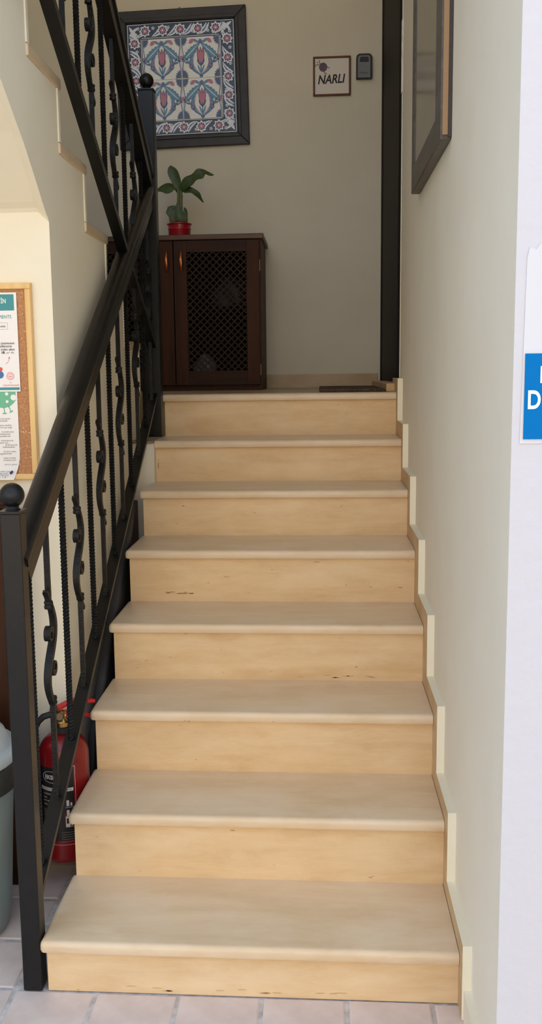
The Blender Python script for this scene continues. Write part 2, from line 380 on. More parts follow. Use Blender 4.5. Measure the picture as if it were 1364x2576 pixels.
# ------------------------------------------------------------------ railings
RX = -.037
def bar_path(z0, z1, n): return [(0,0,z0+(z1-z0)*k/n) for k in range(n+1)]
def twist_bar(z0, z1):
    m = MB(); L = z1-z0; n = max(8, int(L/.0025)); m.sweep(bar_path(z0, z1, n), sq(.0066), twist=2*math.pi/.040); return m
def volute(m, cy, cz, r, direction):
    pts = []
    for k in range(22):
        a = direction[1]+direction[0]*k/21*2*math.pi*1.35; rr = r*(1-.55*k/21)
        pts.append((0, cy+rr*math.cos(a), cz+rr*math.sin(a)))
    m.sweep(pts, sq(.0085,.0036))
def baluster(parent, y, z0, z1, kind, zc=None, flip=1):
    if kind == 't':
        o = twist_bar(z0, z1).obj('baluster', 'black_forged', parent); o.location = (RX, y, 0); return o
    # one continuous bar: straight, S-bend with a thicker middle, straight
    pts = [(0,0,z) for z in (z0, zc-.20, zc-.15)]; scs = [1,1,1.05]
    for k in range(33):
        t = -1+2*k/32
        pts.append((0, flip*.040*math.sin(t*math.pi)*(1-.15*abs(t)), zc+t*.140)); scs.append(1+.38*math.cos(t*math.pi/2))
    pts += [(0,0,z) for z in (zc+.15, zc+.20, z1)]; scs += [1.05,1,1]
    m = MB(); m.sweep(pts, sq(.0066,.0062), scales=scs)
    o = m.obj('baluster', 'black_forged', parent, smooth=True); o.location = (RX, y, 0)
    m = MB(); volute(m, -flip*.010, zc+.052, .0205, (1 if flip > 0 else -1, 0 if flip > 0 else math.pi)); m.obj('volute', 'black_forged', o, smooth=True)
    m = MB(); volute(m, flip*.010, zc-.042, .0205, (1 if flip > 0 else -1, math.pi if flip > 0 else 0)); m.obj('volute', 'black_forged', o, smooth=True)
    for s in (1, -1):
        m = MB(); m.sweep([(0,-s*flip*.004,zc+s*.135),(0,-s*flip*.010,zc+s*.152),(0,-s*flip*.024,zc+s*.168),(0,-s*flip*.034,zc+s*.172)], sq(.006,.0045), scales=[1,1.1,1.2,.6])
        m.obj('leaf_tip', 'black_forged', o, smooth=True)
        m = MB(); m.lathe([(.007,-.011),(.0115,-.010),(.0125,-.005),(.0105,0),(.0125,.005),(.0115,.010),(.007,.011)], 8, (0,0,zc+s*.128)); m.obj('collar', 'black_forged', o)
    return o
def newel(parent, x0, x1, y0, y1, z0, z1, ballr):
    m = MB(); m.box(x0, x1, y0, y1, z0, z1); o = m.obj('newel_post', 'black_iron', parent, bevel=.003)
    cx_, cy_ = (x0+x1)/2, (y0+y1)/2; hw = (x1-x0)/2
    m = MB(); m.box(cx_-hw-.002, cx_+hw+.002, cy_-hw-.002, cy_+hw+.002, z1, z1+.006)
    m.lathe([(hw*.8,.006),(hw*.55,.012),(hw*.5,.018)], 16, (cx_,cy_,z1)); m.obj('post_cap', 'black_iron', o, smooth=True)
    m = MB(); pr_ = [(max(.001,ballr*math.sin(a)), -ballr*math.cos(a)) for a in [math.pi*k/14 for k in range(15)]]
    m.lathe(pr_, 24, (cx_,cy_,z1+.012+ballr)); m.obj('ball_finial', 'black_iron', o, smooth=True)
    return o
HANDPROF = [(-.031,.010),(-.030,.026),(-.022,.040),(-.009,.047),(.009,.047),(.022,.040),(.029,.026),(.027,.010),(.020,.0),(-.026,.0)]
CHANPROF = [(-.022,-.042),(.022,-.042),(.022,-.002),(-.022,-.002)]
def rail_line(parent, name, prof, y0, zz0, y1, zz1, material, smooth=True):
    m = MB(); m.sweep([(RX,y0,zz0),(RX,y1,zz1)], [(u,v) for u,v in prof], side=(1,0,0))
    # sweep normal = t x side; want it pointing up
    return m.obj(name, material, parent, smooth=smooth)
lr = thing('lower_railing', 'black wrought iron stair railing with ball topped post beside the lower steps', 'railing', (0,0,0))
newel(lr, -.061, -.014, -.006, .041, 0, 1.180, .0285)
newel(lr, -.066, -.004, 1.955, 2.015, 1.222, 2.628, .030)
def hb(y): return .975+.610*y          # underside of the lower handrail channel
def lb(y): return .200+.612*y          # centre of the lower bottom rail
def prof_dir(p, flip): return [(u*flip, v*flip) for u, v in p]
ang = math.atan(.61); c_ = math.cos(ang)
def zoff(f, y, d): return f(y)+d/c_
y0, y1 = .036, 1.957
hp = lambda y: hb(y)+.042/c_
def add_rail(parent, name, prof, f, y0, y1, material, smooth=True):
    m = MB(); t = Vector((0, y1-y0, f(y1)-f(y0))).normalized(); nm = Vector((0,-t.z,t.y))
    if nm.z < 0: nm = -nm
    n = len(prof); vs = []
    for y in (y0, y1):
        for u, v in prof: vs.append(Vector((RX+u, y, f(y)))+nm*v)
    m.add(vs, [list(range(n)), list(range(2*n-1,n-1,-1))]+[(k,(k+1)%n,n+(k+1)%n,n+k) for k in range(n)])
    return m.obj(name, material, parent, smooth=smooth)
hr = add_rail(lr, 'handrail', HANDPROF, hp, .034, 1.96, 'black_iron'); add_rail(hr, 'handrail_channel', CHANPROF, hp, .038, 1.96, 'black_iron', False)
BOTPROF = sq(.0185,.008)
add_rail(lr, 'bottom_rail', BOTPROF, lb, .04, 1.96, 'black_iron', False)
for k in range(12):
    y = .106+.1645*k
    if y > 1.94: break
    z0, z1 = lb(y), hb(y)
    baluster(lr, y, z0, z1, 's' if k % 2 else 't', (z0+z1)/2+.020, 1)
ur = thing('upper_railing', 'black wrought iron railing of the upper flight at top left', 'railing', (0,0,0))
def ub(y): return 2.165-.585*(y-1)
def uh(y): return 2.80-.60*(y-1)       # underside of upper handrail channel
hr2 = add_rail(ur, 'handrail', HANDPROF, lambda y: uh(y)+.042/c_, -.35, 1.956, 'black_iron'); add_rail(hr2, 'handrail_channel', CHANPROF, lambda y: uh(y)+.042/c_, -.35, 1.956, 'black_iron', False)
add_rail(ur, 'bottom_rail', sq(.018,.012), ub, -.35, 1.956, 'black_iron', False)
for k in range(13):
    y = 1.80-.1645*k
    z0, z1 = ub(y), uh(y)
    baluster(ur, y, z0, z1, 's' if k % 2 == 1 else 't', (z0+z1)/2, 1)

# ------------------------------------------------------------------ cabinet on the landing
cb = thing('shoe_cabinet', 'dark walnut two-door cabinet with lattice door panels on the landing', 'cabinet', (0,0,0))
CY0, CY1 = 2.868, YB-.02; CX0, CX1 = -.515, .374; CZ0 = ZL; CZT = 2.150
b = MB()
b.box(CX0, CX0+.02, CY0, CY1, CZ0, CZT); b.box(CX1-.02, CX1, CY0, CY1, CZ0, CZT); b.box(CX0+.02, CX1-.02, CY1-.01, CY1, CZ0, CZT)
b.box(CX0+.02, CX1-.02, CY0, CY1-.01, CZ0+.03, CZ0+.05); b.box(CX0+.02, CX1-.02, CY0+.005, CY0+.02, CZ0, CZ0+.03)
b.obj('body', 'dark_walnut', cb)
b = MB(); b.box(CX0+.021, CX1-.021, CY1-.014, CY1-.0105, CZ0+.051, CZT-.001); b.obj('back_lining', 'cabinet_inside', cb)  # dark sheet standing in for shade at the cabinet back
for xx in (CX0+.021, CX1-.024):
    b = MB(); b.box(xx, xx+.003, CY0+.01, CY1-.015, CZ0+.051, CZT-.001); b.obj('side_lining', 'cabinet_inside', cb)  # dark sheets standing in for shade on the inner sides
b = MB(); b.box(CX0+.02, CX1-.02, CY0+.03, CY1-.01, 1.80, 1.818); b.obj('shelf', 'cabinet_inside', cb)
b = MB(); b.box(CX0-.014, CX1+.014, CY0-.026, CY1+.01, CZT, CZT+.026); b.obj('top', 'walnut_top', cb, bevel=.004)
def cab_door(x0, x1, hx):
    z0, z1 = CZ0+.028, CZT-.003; yf = CY0-.018; fw_ = .066
    d = MB(); d.box(x0, x0+fw_, yf, CY0-.001, z0, z1); d.box(x1-fw_, x1, yf, CY0-.001, z0, z1)
    od = d.obj('door', 'dark_walnut', cb, bevel=.002)
    d = MB(); d.box(x0+fw_, x1-fw_, yf+.0006, CY0-.0014, z0, z0+fw_+.006); d.obj('door_rail', 'dark_walnut_flat', od)
    d = MB(); d.box(x0+fw_, x1-fw_, yf+.0006, CY0-.0014, z1-fw_+.01, z1); d.obj('door_rail', 'dark_walnut_flat', od)
    ax0, ax1, az0, az1 = x0+fw_, x1-fw_, z0+fw_+.006, z1-fw_+.01
    ww, hh = ax1-ax0, az1-az0; sp = .0245
    for di in (1, -1):
        k = 1
        while True:
            c = k*sp*math.sqrt(2); k += 1
            if c >= ww+hh: break
            # line u+v=c (di=-1) or mirrored
            pts = []
            u_a, v_a = (c, 0) if c <= ww else (ww, c-ww)
            u_b, v_b = (0, c) if c <= hh else (c-hh, hh)
            if di == 1: u_a, u_b = ww-u_a, ww-u_b
            if abs(u_a-u_b) < .006: continue
            m = MB(); y = yf+.006+(.0 if di == 1 else .0035)
            m.sweep([(ax0+u_a,y,az0+v_a),(ax0+u_b,y,az0+v_b)], sq(.0017,.0034), side=(0,1,0))
            m.obj('lattice_slat', 'lattice_wood', od)
    zc = 2.042
    m = MB(); pts = []; sc = []
    for k in range(13):
        t = -1+2*k/12; pts.append((hx, yf-.002-.020*math.cos(t*math.pi/2), zc+t*.054)); sc.append(.25+.75*math.cos(t*math.pi/2)**.8)
    m.sweep(pts, circ(.0095, 10, 1, .5), side=(1,0,0), scales=sc); m.obj('handle', 'copper', od, smooth=True)
    for z in (1.50, 2.02):
        m = MB(); xx = x1 if x1 > .2 else x0
        m.box(xx-.003, xx+.004, yf+.004, yf+.012, z-.028, z+.028); m.obj('hinge', 'hinge_metal', od)
cab_door(-.068, .366, -.029); cab_door(-.508, -.072, -.103)
# bundles seen faintly through the lattice
rnd = random.Random(5)
def lump(name, loc, rx, ry, rz, mt, label, cat):
    bm = bmesh.new(); bmesh.ops.create_icosphere(bm, subdivisions=3, radius=1)
    for v in bm.verts:
        n_ = 1+.13*math.sin(5*v.co.x+3*v.co.z)+.10*math.sin(7*v.co.y+4*v.co.x); v.co = Vector((v.co.x*rx*n_, v.co.y*ry*n_, max(-.55,v.co.z)*rz*n_))
    me = bpy.data.meshes.new(name); bm.to_mesh(me); bm.free(); me.materials.append(MATS[mt])
    for p in me.polygons: p.use_smooth = True
    o = bpy.data.objects.new(name, me); COL.objects.link(o); o.location = loc; return tag(o, label, cat)
zs = min(0,0)
lump('cloth_bundle', (.07,3.02,CZ0+.05+.6*.085), .06, .07, .085, 'ink_grey', 'pale grey bundle low inside the cabinet behind the lattice', 'bundle')
lump('dark_bag', (.21,3.03,1.818+.6*.10), .10, .07, .10, 'photo_edge_dark', 'dark rounded bag on the cabinet shelf behind the lattice', 'bag')

# ------------------------------------------------------------------ potted plant
pl = thing('potted_plant', 'small leafy green plant in a red tin pot on the cabinet', 'plant', (-.058,3.02,CZT+.026))
b = MB(); b.lathe([(.001,0),(.056,0),(.057,.003),(.058,.045),(.0605,.049),(.0605,.053),(.058,.057),(.060,.070),(.065,.074),(.065,.078),(.060,.079),(.057,.076),(.056,.066),(.001,.066)], 32)
pot = b.obj('pot', 'pot_red', pl, smooth=True)
b = MB(); b.lathe([(.001,.064),(.0555,.064),(.0555,.069),(.03,.073),(.001,.074)], 20); b.obj('soil', 'soil', pl)
def leaf(path, widths, name='leaf', wave=0, fold=.35, wdir=None, parent=pl, mt='leaf_green'):
    # path local points, width direction from wdir
    widths = [v*1.32 for v in widths]; m = MB(); path = [Vector(p) for p in path]
    pp_, ww_ = [], []                      # smooth the centre line and the outline
    for i in range(len(path)-1):
        p0, p1, p2, p3 = path[max(i-1,0)], path[i], path[i+1], path[min(i+2,len(path)-1)]; w0, w1, w2, w3 = widths[max(i-1,0)], widths[i], widths[i+1], widths[min(i+2,len(path)-1)]
        for t in (0,.25,.5,.75):
            cr_ = lambda a, b_, c, d: .5*((2*b_)+(c-a)*t+(2*a-5*b_+4*c-d)*t*t+(3*b_-a-3*c+d)*t**3)
            pp_.append(cr_(p0,p1,p2,p3)); ww_.append(max(.0005,cr_(w0,w1,w2,w3)))
    pp_.append(path[-1]); ww_.append(widths[-1]); path, widths = pp_, ww_; n = len(path); vs = []; cols = 5
    for i in range(n):
        t = (path[min(i+1,n-1)]-path[max(i-1,0)]).normalized()
        wd = Vector(wdir) if wdir else Vector((0,1,0)); wd = (wd-t*wd.dot(t)).normalized(); nm = t.cross(wd).normalized()
        for k in range(cols):
            u = -1+2*k/(cols-1)
            vs.append(path[i]+wd*u*widths[i]+nm*(abs(u)*widths[i]*fold+wave*math.sin(i*.75+u*2)*abs(u)))
    n0 = len(vs); off = []
    for v in vs: off.append((v.x, v.y+.0012, v.z+.0004))
    fs = []
    for i in range(n-1):
        for k in range(cols-1):
            a = i*cols+k; fs.append((a,a+1,a+cols+1,a+cols)); fs.append((n0+a,n0+a+cols,n0+a+cols+1,n0+a+1))
    m.add(vs+off, fs); return m.obj(name, mt, parent, smooth=True, fix=False)
def stem(pts, r0, r1):
    m = MB(); k = len(pts); m.sweep(pts, circ(1,8), side=(1,0,.01), scales=[r0+(r1-r0)*i/(k-1) for i in range(k)]); return m.obj('stem', 'leaf_stem', pl, smooth=True)
stem([(.0,0,.066),(.004,0,.13),(.008,0,.19),(.010,0,.245)], .012, .008)
stem([(.0,0,.066),(-.002,-.01,.13),(-.002,-.012,.20),(.0,-.01,.25)], .008, .005)
stem([(.012,0,.066),(.016,.004,.14),(.016,.004,.20),(.019,0,.225)], .004, .003)
leaf([(.003,0,.245),(-.004,-.004,.275),(-.014,-.006,.305),(-.026,-.006,.335),(-.035,-.004,.358),(-.038,0,.372)], [.006,.016,.020,.021,.014,.001], wdir=(.9,.3,.3), fold=.15)
leaf([(.008,0,.245),(.026,-.004,.265),(.052,-.008,.286),(.082,-.010,.306),(.112,-.010,.322),(.138,-.008,.330),(.160,-.006,.322),(.186,-.004,.318)], [.010,.021,.022,.020,.022,.015,.006,.001], wdir=(-.35,.35,.85), wave=.006, fold=.1)
leaf([(-.002,0,.235),(-.016,-.006,.258),(-.038,-.010,.262),(-.062,-.012,.260),(-.084,-.012,.258),(-.108,-.01,.250)], [.006,.010,.022,.026,.018,.008], wdir=(.1,.5,.85), fold=.2)
leaf([(.014,0,.225),(.028,-.006,.248),(.050,-.010,.246),(.074,-.012,.240),(.098,-.012,.222),(.116,-.01,.198),(.128,-.008,.182)], [.010,.020,.016,.012,.013,.006,.003], wdir=(.15,.45,.85), fold=.15)
leaf([(-.004,-.02,.08),(-.010,-.024,.10),(-.026,-.03,.13),(-.040,-.032,.15),(-.050,-.03,.162)], [.006,.018,.024,.022,.004], wdir=(.7,.2,.6), wave=.004, fold=.1)
leaf([(-.012,-.02,.062),(-.022,-.03,.085),(-.026,-.032,.115),(-.018,-.03,.145)], [.006,.016,.016,.003], wdir=(.9,.2,.1), fold=.2)
leaf([(.010,-.016,.068),(.016,-.024,.09),(.012,-.026,.12),(.006,-.022,.15)], [.010,.024,.020,.004], wdir=(1,.1,.1), fold=.2)
leaf([(.000,-.02,.066),(.004,-.03,.10),(.000,-.03,.14),(-.002,-.028,.185)], [.008,.018,.014,.003], wdir=(1,.1,0), fold=.2)
leaf([(.030,-.006,.068),(.038,-.01,.11),(.034,-.01,.145),(.028,-.008,.16)], [.003,.006,.007,.002], wdir=(.9,.3,0), fold=.2)

# ------------------------------------------------------------------ framed tile panel
tp_ = thing('tile_picture', 'framed panel of painted floral tiles on the back wall', 'picture', (-.062,YB,3.045))
tp_.rotation_euler = (0,-.020,0)
HO, HI = .352, .288
def frame_bars(parent, ho, hi, y0, y1, mt, name='frame_bar', mid=True):
    for q in range(4):
        m = MB()
        a = [(-ho,-ho),(ho,-ho),(hi,-hi),(-hi,-hi)]
        R_ = lambda p: [p, (-p[1],p[0]), (-p[0],-p[1]), (p[1],-p[0])][q]
        a = [R_(p) for p in a]
        m.prism_y(a, y0, y1)
        o = m.obj(name, mt, parent, bevel=.004)
        if mid:
            g = ho*.35+hi*.65; g2 = hi+.004
            m = MB(); a = [R_(p) for p in [(-g,-g),(g,-g),(g2,-g2),(-g2,-g2)]]; m.prism_y(a, y0-.006, y0+.001); m.obj('bead', mt, o, bevel=.003)
frame_bars(tp_, HO, HI, -.026, -.001, 'frame_dark')
b = MB(); b.box(-HI-.006, HI+.006, -.010, -.001, -HI-.006, HI+.006); b.obj('backing', 'frame_dark', tp_)
GL = ['cream_glaze','navy_glaze','teal_glaze','blue_glaze','red_glaze','white_glaze']
CRM, NVY, TEA, BLU, RED, WHT = range(6)
YT = -.0155
class Art:
    def __init__(s): s.b = MB(); s.k = 0
    def poly(s, pts, c):
        s.k += 1; y = YT-.00012*(s.k % 40)-.0002
        n = len(pts); s.b.add([(u,y,v) for u,v in pts], [list(range(n))], c)
    def lens(s, p, q, wdt, c, teeth=0, bend=0):
        dx, dy = q[0]-p[0], q[1]-p[1]; L = math.hypot(dx,dy); nx, ny = -dy/L, dx/L; A = []; Bp = []
        N = 14
        for i in range(N+1):
            t = i/N; ww = wdt*math.sin(math.pi*t)**.75*(1+(teeth*(1 if i % 2 else -1))); bb = bend*math.sin(math.pi*t)
            A.append((p[0]+dx*t+nx*(ww+bb), p[1]+dy*t+ny*(ww+bb))); Bp.append((p[0]+dx*t+nx*(-ww+bb), p[1]+dy*t+ny*(-ww+bb)))
        for i in range(N):   # quads: safe for concave shapes
            pass
        s.k += 1; y = YT-.00012*(s.k % 40)-.0002
        s.b.add([(u,y,v) for u,v in A]+[(u,y,v) for u,v in Bp], [(i,i+1,N+2+i,N+1+i) for i in range(N)], c)
    def disc(s, x, z, r, c, n=14, petals=0, amp=.2):
        if petals: n = petals*6
        pts = [(x+r*(1+(amp*math.cos(petals*2*math.pi*i/n) if petals else 0))*math.cos(2*math.pi*i/n), z+r*(1+(amp*math.cos(petals*2*math.pi*i/n) if petals else 0))*math.sin(2*math.pi*i/n)) for i in range(n)]
        s.k += 1; y = YT-.00012*(s.k % 40)-.0002
        s.b.add([(x,y,z)]+[(u,y,v) for u,v in pts], [(0,1+i,1+(i+1) % n) for i in range(n)], c)
    def line(s, pts, wdt, c):
        for a, q in zip(pts[:-1], pts[1:]):
            dx, dy = q[0]-a[0], q[1]-a[1]; L = math.hypot(dx,dy) or 1; nx, ny = -dy/L*wdt, dx/L*wdt
            s.poly([(a[0]+nx,a[1]+ny),(q[0]+nx,q[1]+ny),(q[0]-nx,q[1]-ny),(a[0]-nx,a[1]-ny)], c)
    def obj(s, parent, name='glaze_motif'): return s.b.obj(name, GL, parent, fix=False)
def tile(x0, x1, z0, z1, mt):
    m = MB(); m.box(x0+.0007, x1-.0007, YT, -.009, z0+.0007, z1-.0007); return m.obj('tile', mt, tp_)
CI = .208        # half of the central square
def centre_motif(o, cx_, cz_, s):
    a = Art(); T = lambda u, v: (cx_+u*s, cz_+v*s)
    for d in (-1, 1):          # ogee crescents
        a.lens(T(d*.01,-.46), T(d*.15,.18), .052*s, BLU, .08, -d*.185*s)
        a.lens(T(d*.01,-.43), T(d*.14,.16), .030*s, TEA, .0, -d*.182*s)
        a.lens(T(d*.01,-.42), T(d*.13,.15), .009*s, RED, 0, -d*.135*s)
    for d in (-1, 1):
        a.lens(T(d*.02,.36), T(d*.50,-.10), .095*s, BLU, .16); a.lens(T(d*.03,.35), T(d*.49,-.09), .078*s, TEA, .12)
        a.lens(T(d*.05,.33), T(d*.46,-.06), .010*s, CRM)
    a.line([T(0,-.46), T(0,-.2)], .012*s, BLU)
    for d in (-1, 1): a.lens(T(0,-.42), T(d*.09,-.18), .022*s, TEA)
    a.lens(T(0,-.22), T(0,.08), .095*s, NVY); 
    for d in (-1,0,1): a.lens(T(d*.03,-.18), T(d*.075,.26), .042*s, NVY); 
    for d in (-1,0,1): a.lens(T(d*.03,-.17), T(d*.068,.23), .030*s, RED)
    a.disc(*T(0,-.12), .022*s, TEA)
    for d in (-1, 1):
        a.line([T(0,.34), T(d*.10,.42), T(d*.2,.43)], .010*s, BLU); a.lens(T(d*.05,.37), T(d*.2,.46), .03*s, TEA); a.lens(T(d*.18,.46), T(d*.30,.36), .045*s, RED)
        a.disc(*T(d*.26,-.22), .052*s, BLU, petals=8, amp=.15); a.disc(*T(d*.26,-.22), .022*s, RED)
        a.line([T(d*.27,-.2), T(d*.40,.0)], .008*s, NVY); a.lens(T(d*.3,-.14), T(d*.44,-.10), .02*s, BLU)
    a.disc(*T(0,.40), .055*s, BLU, petals=7); a.disc(*T(0,-.46), .05*s, BLU, petals=7)
    for (u, v) in ((-.5,.5),(.5,.5),(-.5,-.5),(.5,-.5)):   # quarter carnations at the corners
        su, sv = -math.copysign(1,u), -math.copysign(1,v)
        pts = [T(u,v)]+[T(u+su*.15*(1+.12*math.cos(i*math.pi))*math.cos(i*math.pi/20), v+sv*.20*(1+.12*math.cos(i*math.pi))*math.sin(i*math.pi/20)) for i in range(11)]
        for i in range(10):
            a.k += 1; y = YT-.00012*(a.k % 40)-.0002; tri = [pts[0],pts[i+1],pts[i+2]]; a.b.add([(q[0],y,q[1]) for q in tri], [(0,1,2)], BLU if i % 2 else NVY)
        a.line([T(u*.985,v*.62), T(u*.90,0)], .010*s, BLU); a.line([T(u*.9,0), T(u*.99,v*.1)], .008*s, NVY)
        a.disc(*T(u*.965,v*.05), .03*s, RED)
    a.obj(o)
for ix in (0,1):
    for iz in (0,1):
        o = tile(-CI+ix*CI, ix*CI, -CI+iz*CI, iz*CI, 'cream_glaze')
        centre_motif(o, -CI/2+ix*CI, -CI/2+iz*CI, CI*.97)
def border(o, x0, z0, horiz, length, nfl, first):
    a = Art(); c0 = (CI+HI)/2
    return a
def flower(a, x, z):
    a.disc(x, z, .0265, WHT, petals=8, amp=.17); a.disc(x, z, .0185, NVY, petals=8, amp=.1); a.disc(x, z, .0135, RED, petals=6, amp=.12); a.disc(x, z, .0045, WHT)
BC = (CI+HI)/2; BW = (HI-CI)/2
for side in range(4):
    R_ = lambda u, v, q=side: [(u,v), (-v,u), (-u,-v), (v,-u)][q]
    for hf in (0,1):
        u0, u1 = (-CI, 0) if hf == 0 else (0, CI)
        p, q = R_(u0, -HI), R_(u1, -CI)
        o = tile(min(p[0],q[0]), max(p[0],q[0]), min(p[1],q[1]), max(p[1],q[1]), 'navy_glaze')
        a = Art()
        for k in range(-2, 3):
            u = k*.0985
            if not (u0-.001 <= u < u1-.001 or (hf == 1 and abs(u-u1) < .001)): continue
        for k in (-2.5,-1.5,-.5,.5,1.5,2.5):
            u = k*.0985*.82
            if u0 <= u < u1:
                for dd in (-.008,.006):
                    pts = [R_(u-.026+dd, -BC-BW*.72), R_(u+.028+dd, -BC+BW*.72)]
                    a.lens(pts[0], pts[1], .0075, WHT, .1, .009)
                a.lens(R_(u-.022,-BC-BW*.6), R_(u+.024,-BC+BW*.6), .0035, BLU, 0, .009)
                for (du, dv) in ((-.026,.012),(.024,-.014)):
                    a.disc(*R_(u+du,-BC+dv), .0075, WHT, petals=5, amp=.3); a.disc(*R_(u+du,-BC+dv), .003, BLU)
        for k in (-2,-1,0,1,2):
            u = k*.0985*.96
            if (u0-.0001 <= u < u1-.0001): flower(a, *R_(u, -BC))
        a.line([R_(u0,-CI-.004), R_(u1,-CI-.004)], .0016, WHT); a.line([R_(u0,-HI+.005), R_(u1,-HI+.005)], .0016, WHT)
        a.obj(o)
    p, q = R_(CI,-HI), R_(HI,-CI)
    o = tile(min(p[0],q[0]), max(p[0],q[0]), min(p[1],q[1]), max(p[1],q[1]), 'navy_glaze')
    a = Art(); a.line([R_(CI,-HI+.005), R_(HI-.005,-HI+.005), R_(HI-.005,-CI)], .0016, WHT)
    a.lens(R_(CI+.012,-CI-.008), R_(HI-.014,-HI+.014), .010, WHT, .15, .006); a.lens(R_(CI+.012,-HI+.018), R_(HI-.014,-CI-.016), .007, WHT, .15, -.006); a.disc(*R_(BC+.012,-BC+.014), .009, WHT, petals=5, amp=.3)
    a.obj(o)
b = MB(); b.lathe([(.001,0),(.004,0),(.0045,.004),(.001,.006)], 10); o = b.obj('hook', 'steel', tp_); o.rotation_euler = (math.pi/2,0,0); o.location = (0,-.004,HO+.008)

# ------------------------------------------------------------------ NARLI sign and key box
ns = thing('name_sign', 'small wood framed white sign reading NARLI', 'sign', (.736,YB,3.034))
frame_bars(ns, .0995, .0895, -.016, -.001, 'sign_frame_wood', mid=False)
b = MB(); b.box(-.0892,.0892,-.009,-.001,-.0892,.0892); pn = b.obj('panel', 'sign_white', ns)
def flat_text(s, size, x, z, y, mt, parent, shear=0, bold=0, width=None, rot=0, name='lettering'):
    vs, fs = text_geo(s, size, shear, bold, width); m = MB(); c, s_ = math.cos(rot), math.sin(rot)
    m.add([(x+u*c-v*s_, y, z+u*s_+v*c) for u,v in vs], fs); return m.obj(name, mt, parent, fix=False)
flat_text('NARLI', .062, -.074, -.038, -.0096, 'ink_black', pn, shear=.25, bold=.0016, width=.146, rot=.03)
a = Art(); m = MB()
m.add([(-.046+.022*math.cos(2*math.pi*k/20)*1.0, -.0098, .046+.023*math.sin(2*math.pi*k/20)) for k in range(20)], [list(range(20))]); m.obj('fruit_drawing', 'fruit_purple', pn, fix=False)
m = MB()
for (x0,z0,x1,z1) in ((-.062,.062,-.068,.082),(-.066,.060,-.084,.058),(-.084,.058,-.088,.050),(-.026,.048,-.012,.040),(-.042,.026,-.036,.014),(-.036,.014,-.026,.012),(-.074,.066,-.078,.074)):
    dx, dz = x1-x0, z1-z0; L = math.hypot(dx,dz); nx, nz = -dz/L*.0022, dx/L*.0022
    m.add([(x0+nx,-.0099,z0+nz),(x1+nx,-.0099,z1+nz),(x1-nx,-.0099,z1-nz),(x0-nx,-.0099,z0-nz)], [(0,1,2,3)])
m.obj('leaf_drawing', 'fruit_leaf', pn, fix=False)
kb = thing('key_box', 'grey and black key lock box beside the NARLI sign', 'lock box', (.905,YB,3.073))
def rrect(w_, h0, h1, r, n=5, top=.0):
    pts = [(-w_,h0),(w_,h0)]
    for k in range(n+1): a_ = k/n*math.pi/2; pts.append((w_-r+r*math.cos(a_), h1-r+r*math.sin(a_)))
    for k in range(n+1): a_ = math.pi/2+k/n*math.pi/2; pts.append((-w_+r+r*math.cos(a_), h1-r+r*math.sin(a_)))
    return pts
b = MB(); b.prism_y(rrect(.0415,-.061,.062,.020), -.034, -.001); bd = b.obj('body', 'lockbox_black', kb, bevel=.003)
b = MB(); b.prism_y(rrect(.033,-.060,.052,.014), -.038, -.033); fc = b.obj('cover', 'lockbox_grey', kb, bevel=.002)
b = MB(); b.prism_y(rrect(.023,.018,.044,.010), -.0395, -.037); b.obj('dial_window', 'lockbox_black', kb, bevel=.001)
flat_text('Master', .014, -.024, -.040, -.0386, 'ink_black', fc, shear=.2, width=.046)

# ------------------------------------------------------------------ door mat
b = MB(); b.prism_z([(.665,2.16),(.95,2.16),(.95,2.95),(.69,2.95),(.665,2.93)], ZL+.0002, ZL+.014)
tag(b.obj('door_mat', 'mat_coir', bevel=.004), 'flat brown door mat on the landing by the black door', 'mat')

# ------------------------------------------------------------------ framed picture on right wall
rp = thing('framed_picture', 'large dark framed glazed picture hung on the right stair wall', 'picture', (WX,.53,2.085))
L_, H_ = .80, 1.10; X0 = -.030
def rpbar(name, y0, y1, z0, z1, mt='photo_frame'):
    m = MB(); m.box(X0, -.001, y0, y1, z0, z1); return m.obj(name, mt, rp, bevel=.004)
rpbar('frame_bar', 0, .12, .0, H_); rpbar('frame_bar', L_-.085, L_, 0, H_); rpbar('frame_bar', .12, L_-.085, 0, .08); rpbar('frame_bar', .12, L_-.085, H_-.085, H_)
m = MB(); m.box(-.0245,-.0105,-.0045,.001,.012,H_-.01); m.obj('edge_strip', 'photo_edge_tan', rp)
m = MB(); m.box(-.0100,-.001,-.0060,.001,.006,H_-.004); m.obj('edge_strip', 'photo_edge_dark', rp)
m = MB(); m.box(-.024,-.002,.12,L_-.085,.08,H_-.085); pr_o = m.obj('print', 'photo_print', rp)
gm = bpy.data.materials.new('picture_glass'); gm.use_nodes = True; MATS['picture_glass'] = gm
gb = gm.node_tree.nodes['Principled BSDF']; gb.inputs['Base Color'].default_value = (.9,.92,.92,1); gb.inputs['Roughness'].default_value = .16; gb.inputs['Transmission Weight'].default_value = 1.0; gb.inputs['IOR'].default_value = 1.45
m = MB(); m.box(-.0270,-.0250,.119,L_-.084,.079,H_-.084); m.obj('glass', 'picture_glass', rp)

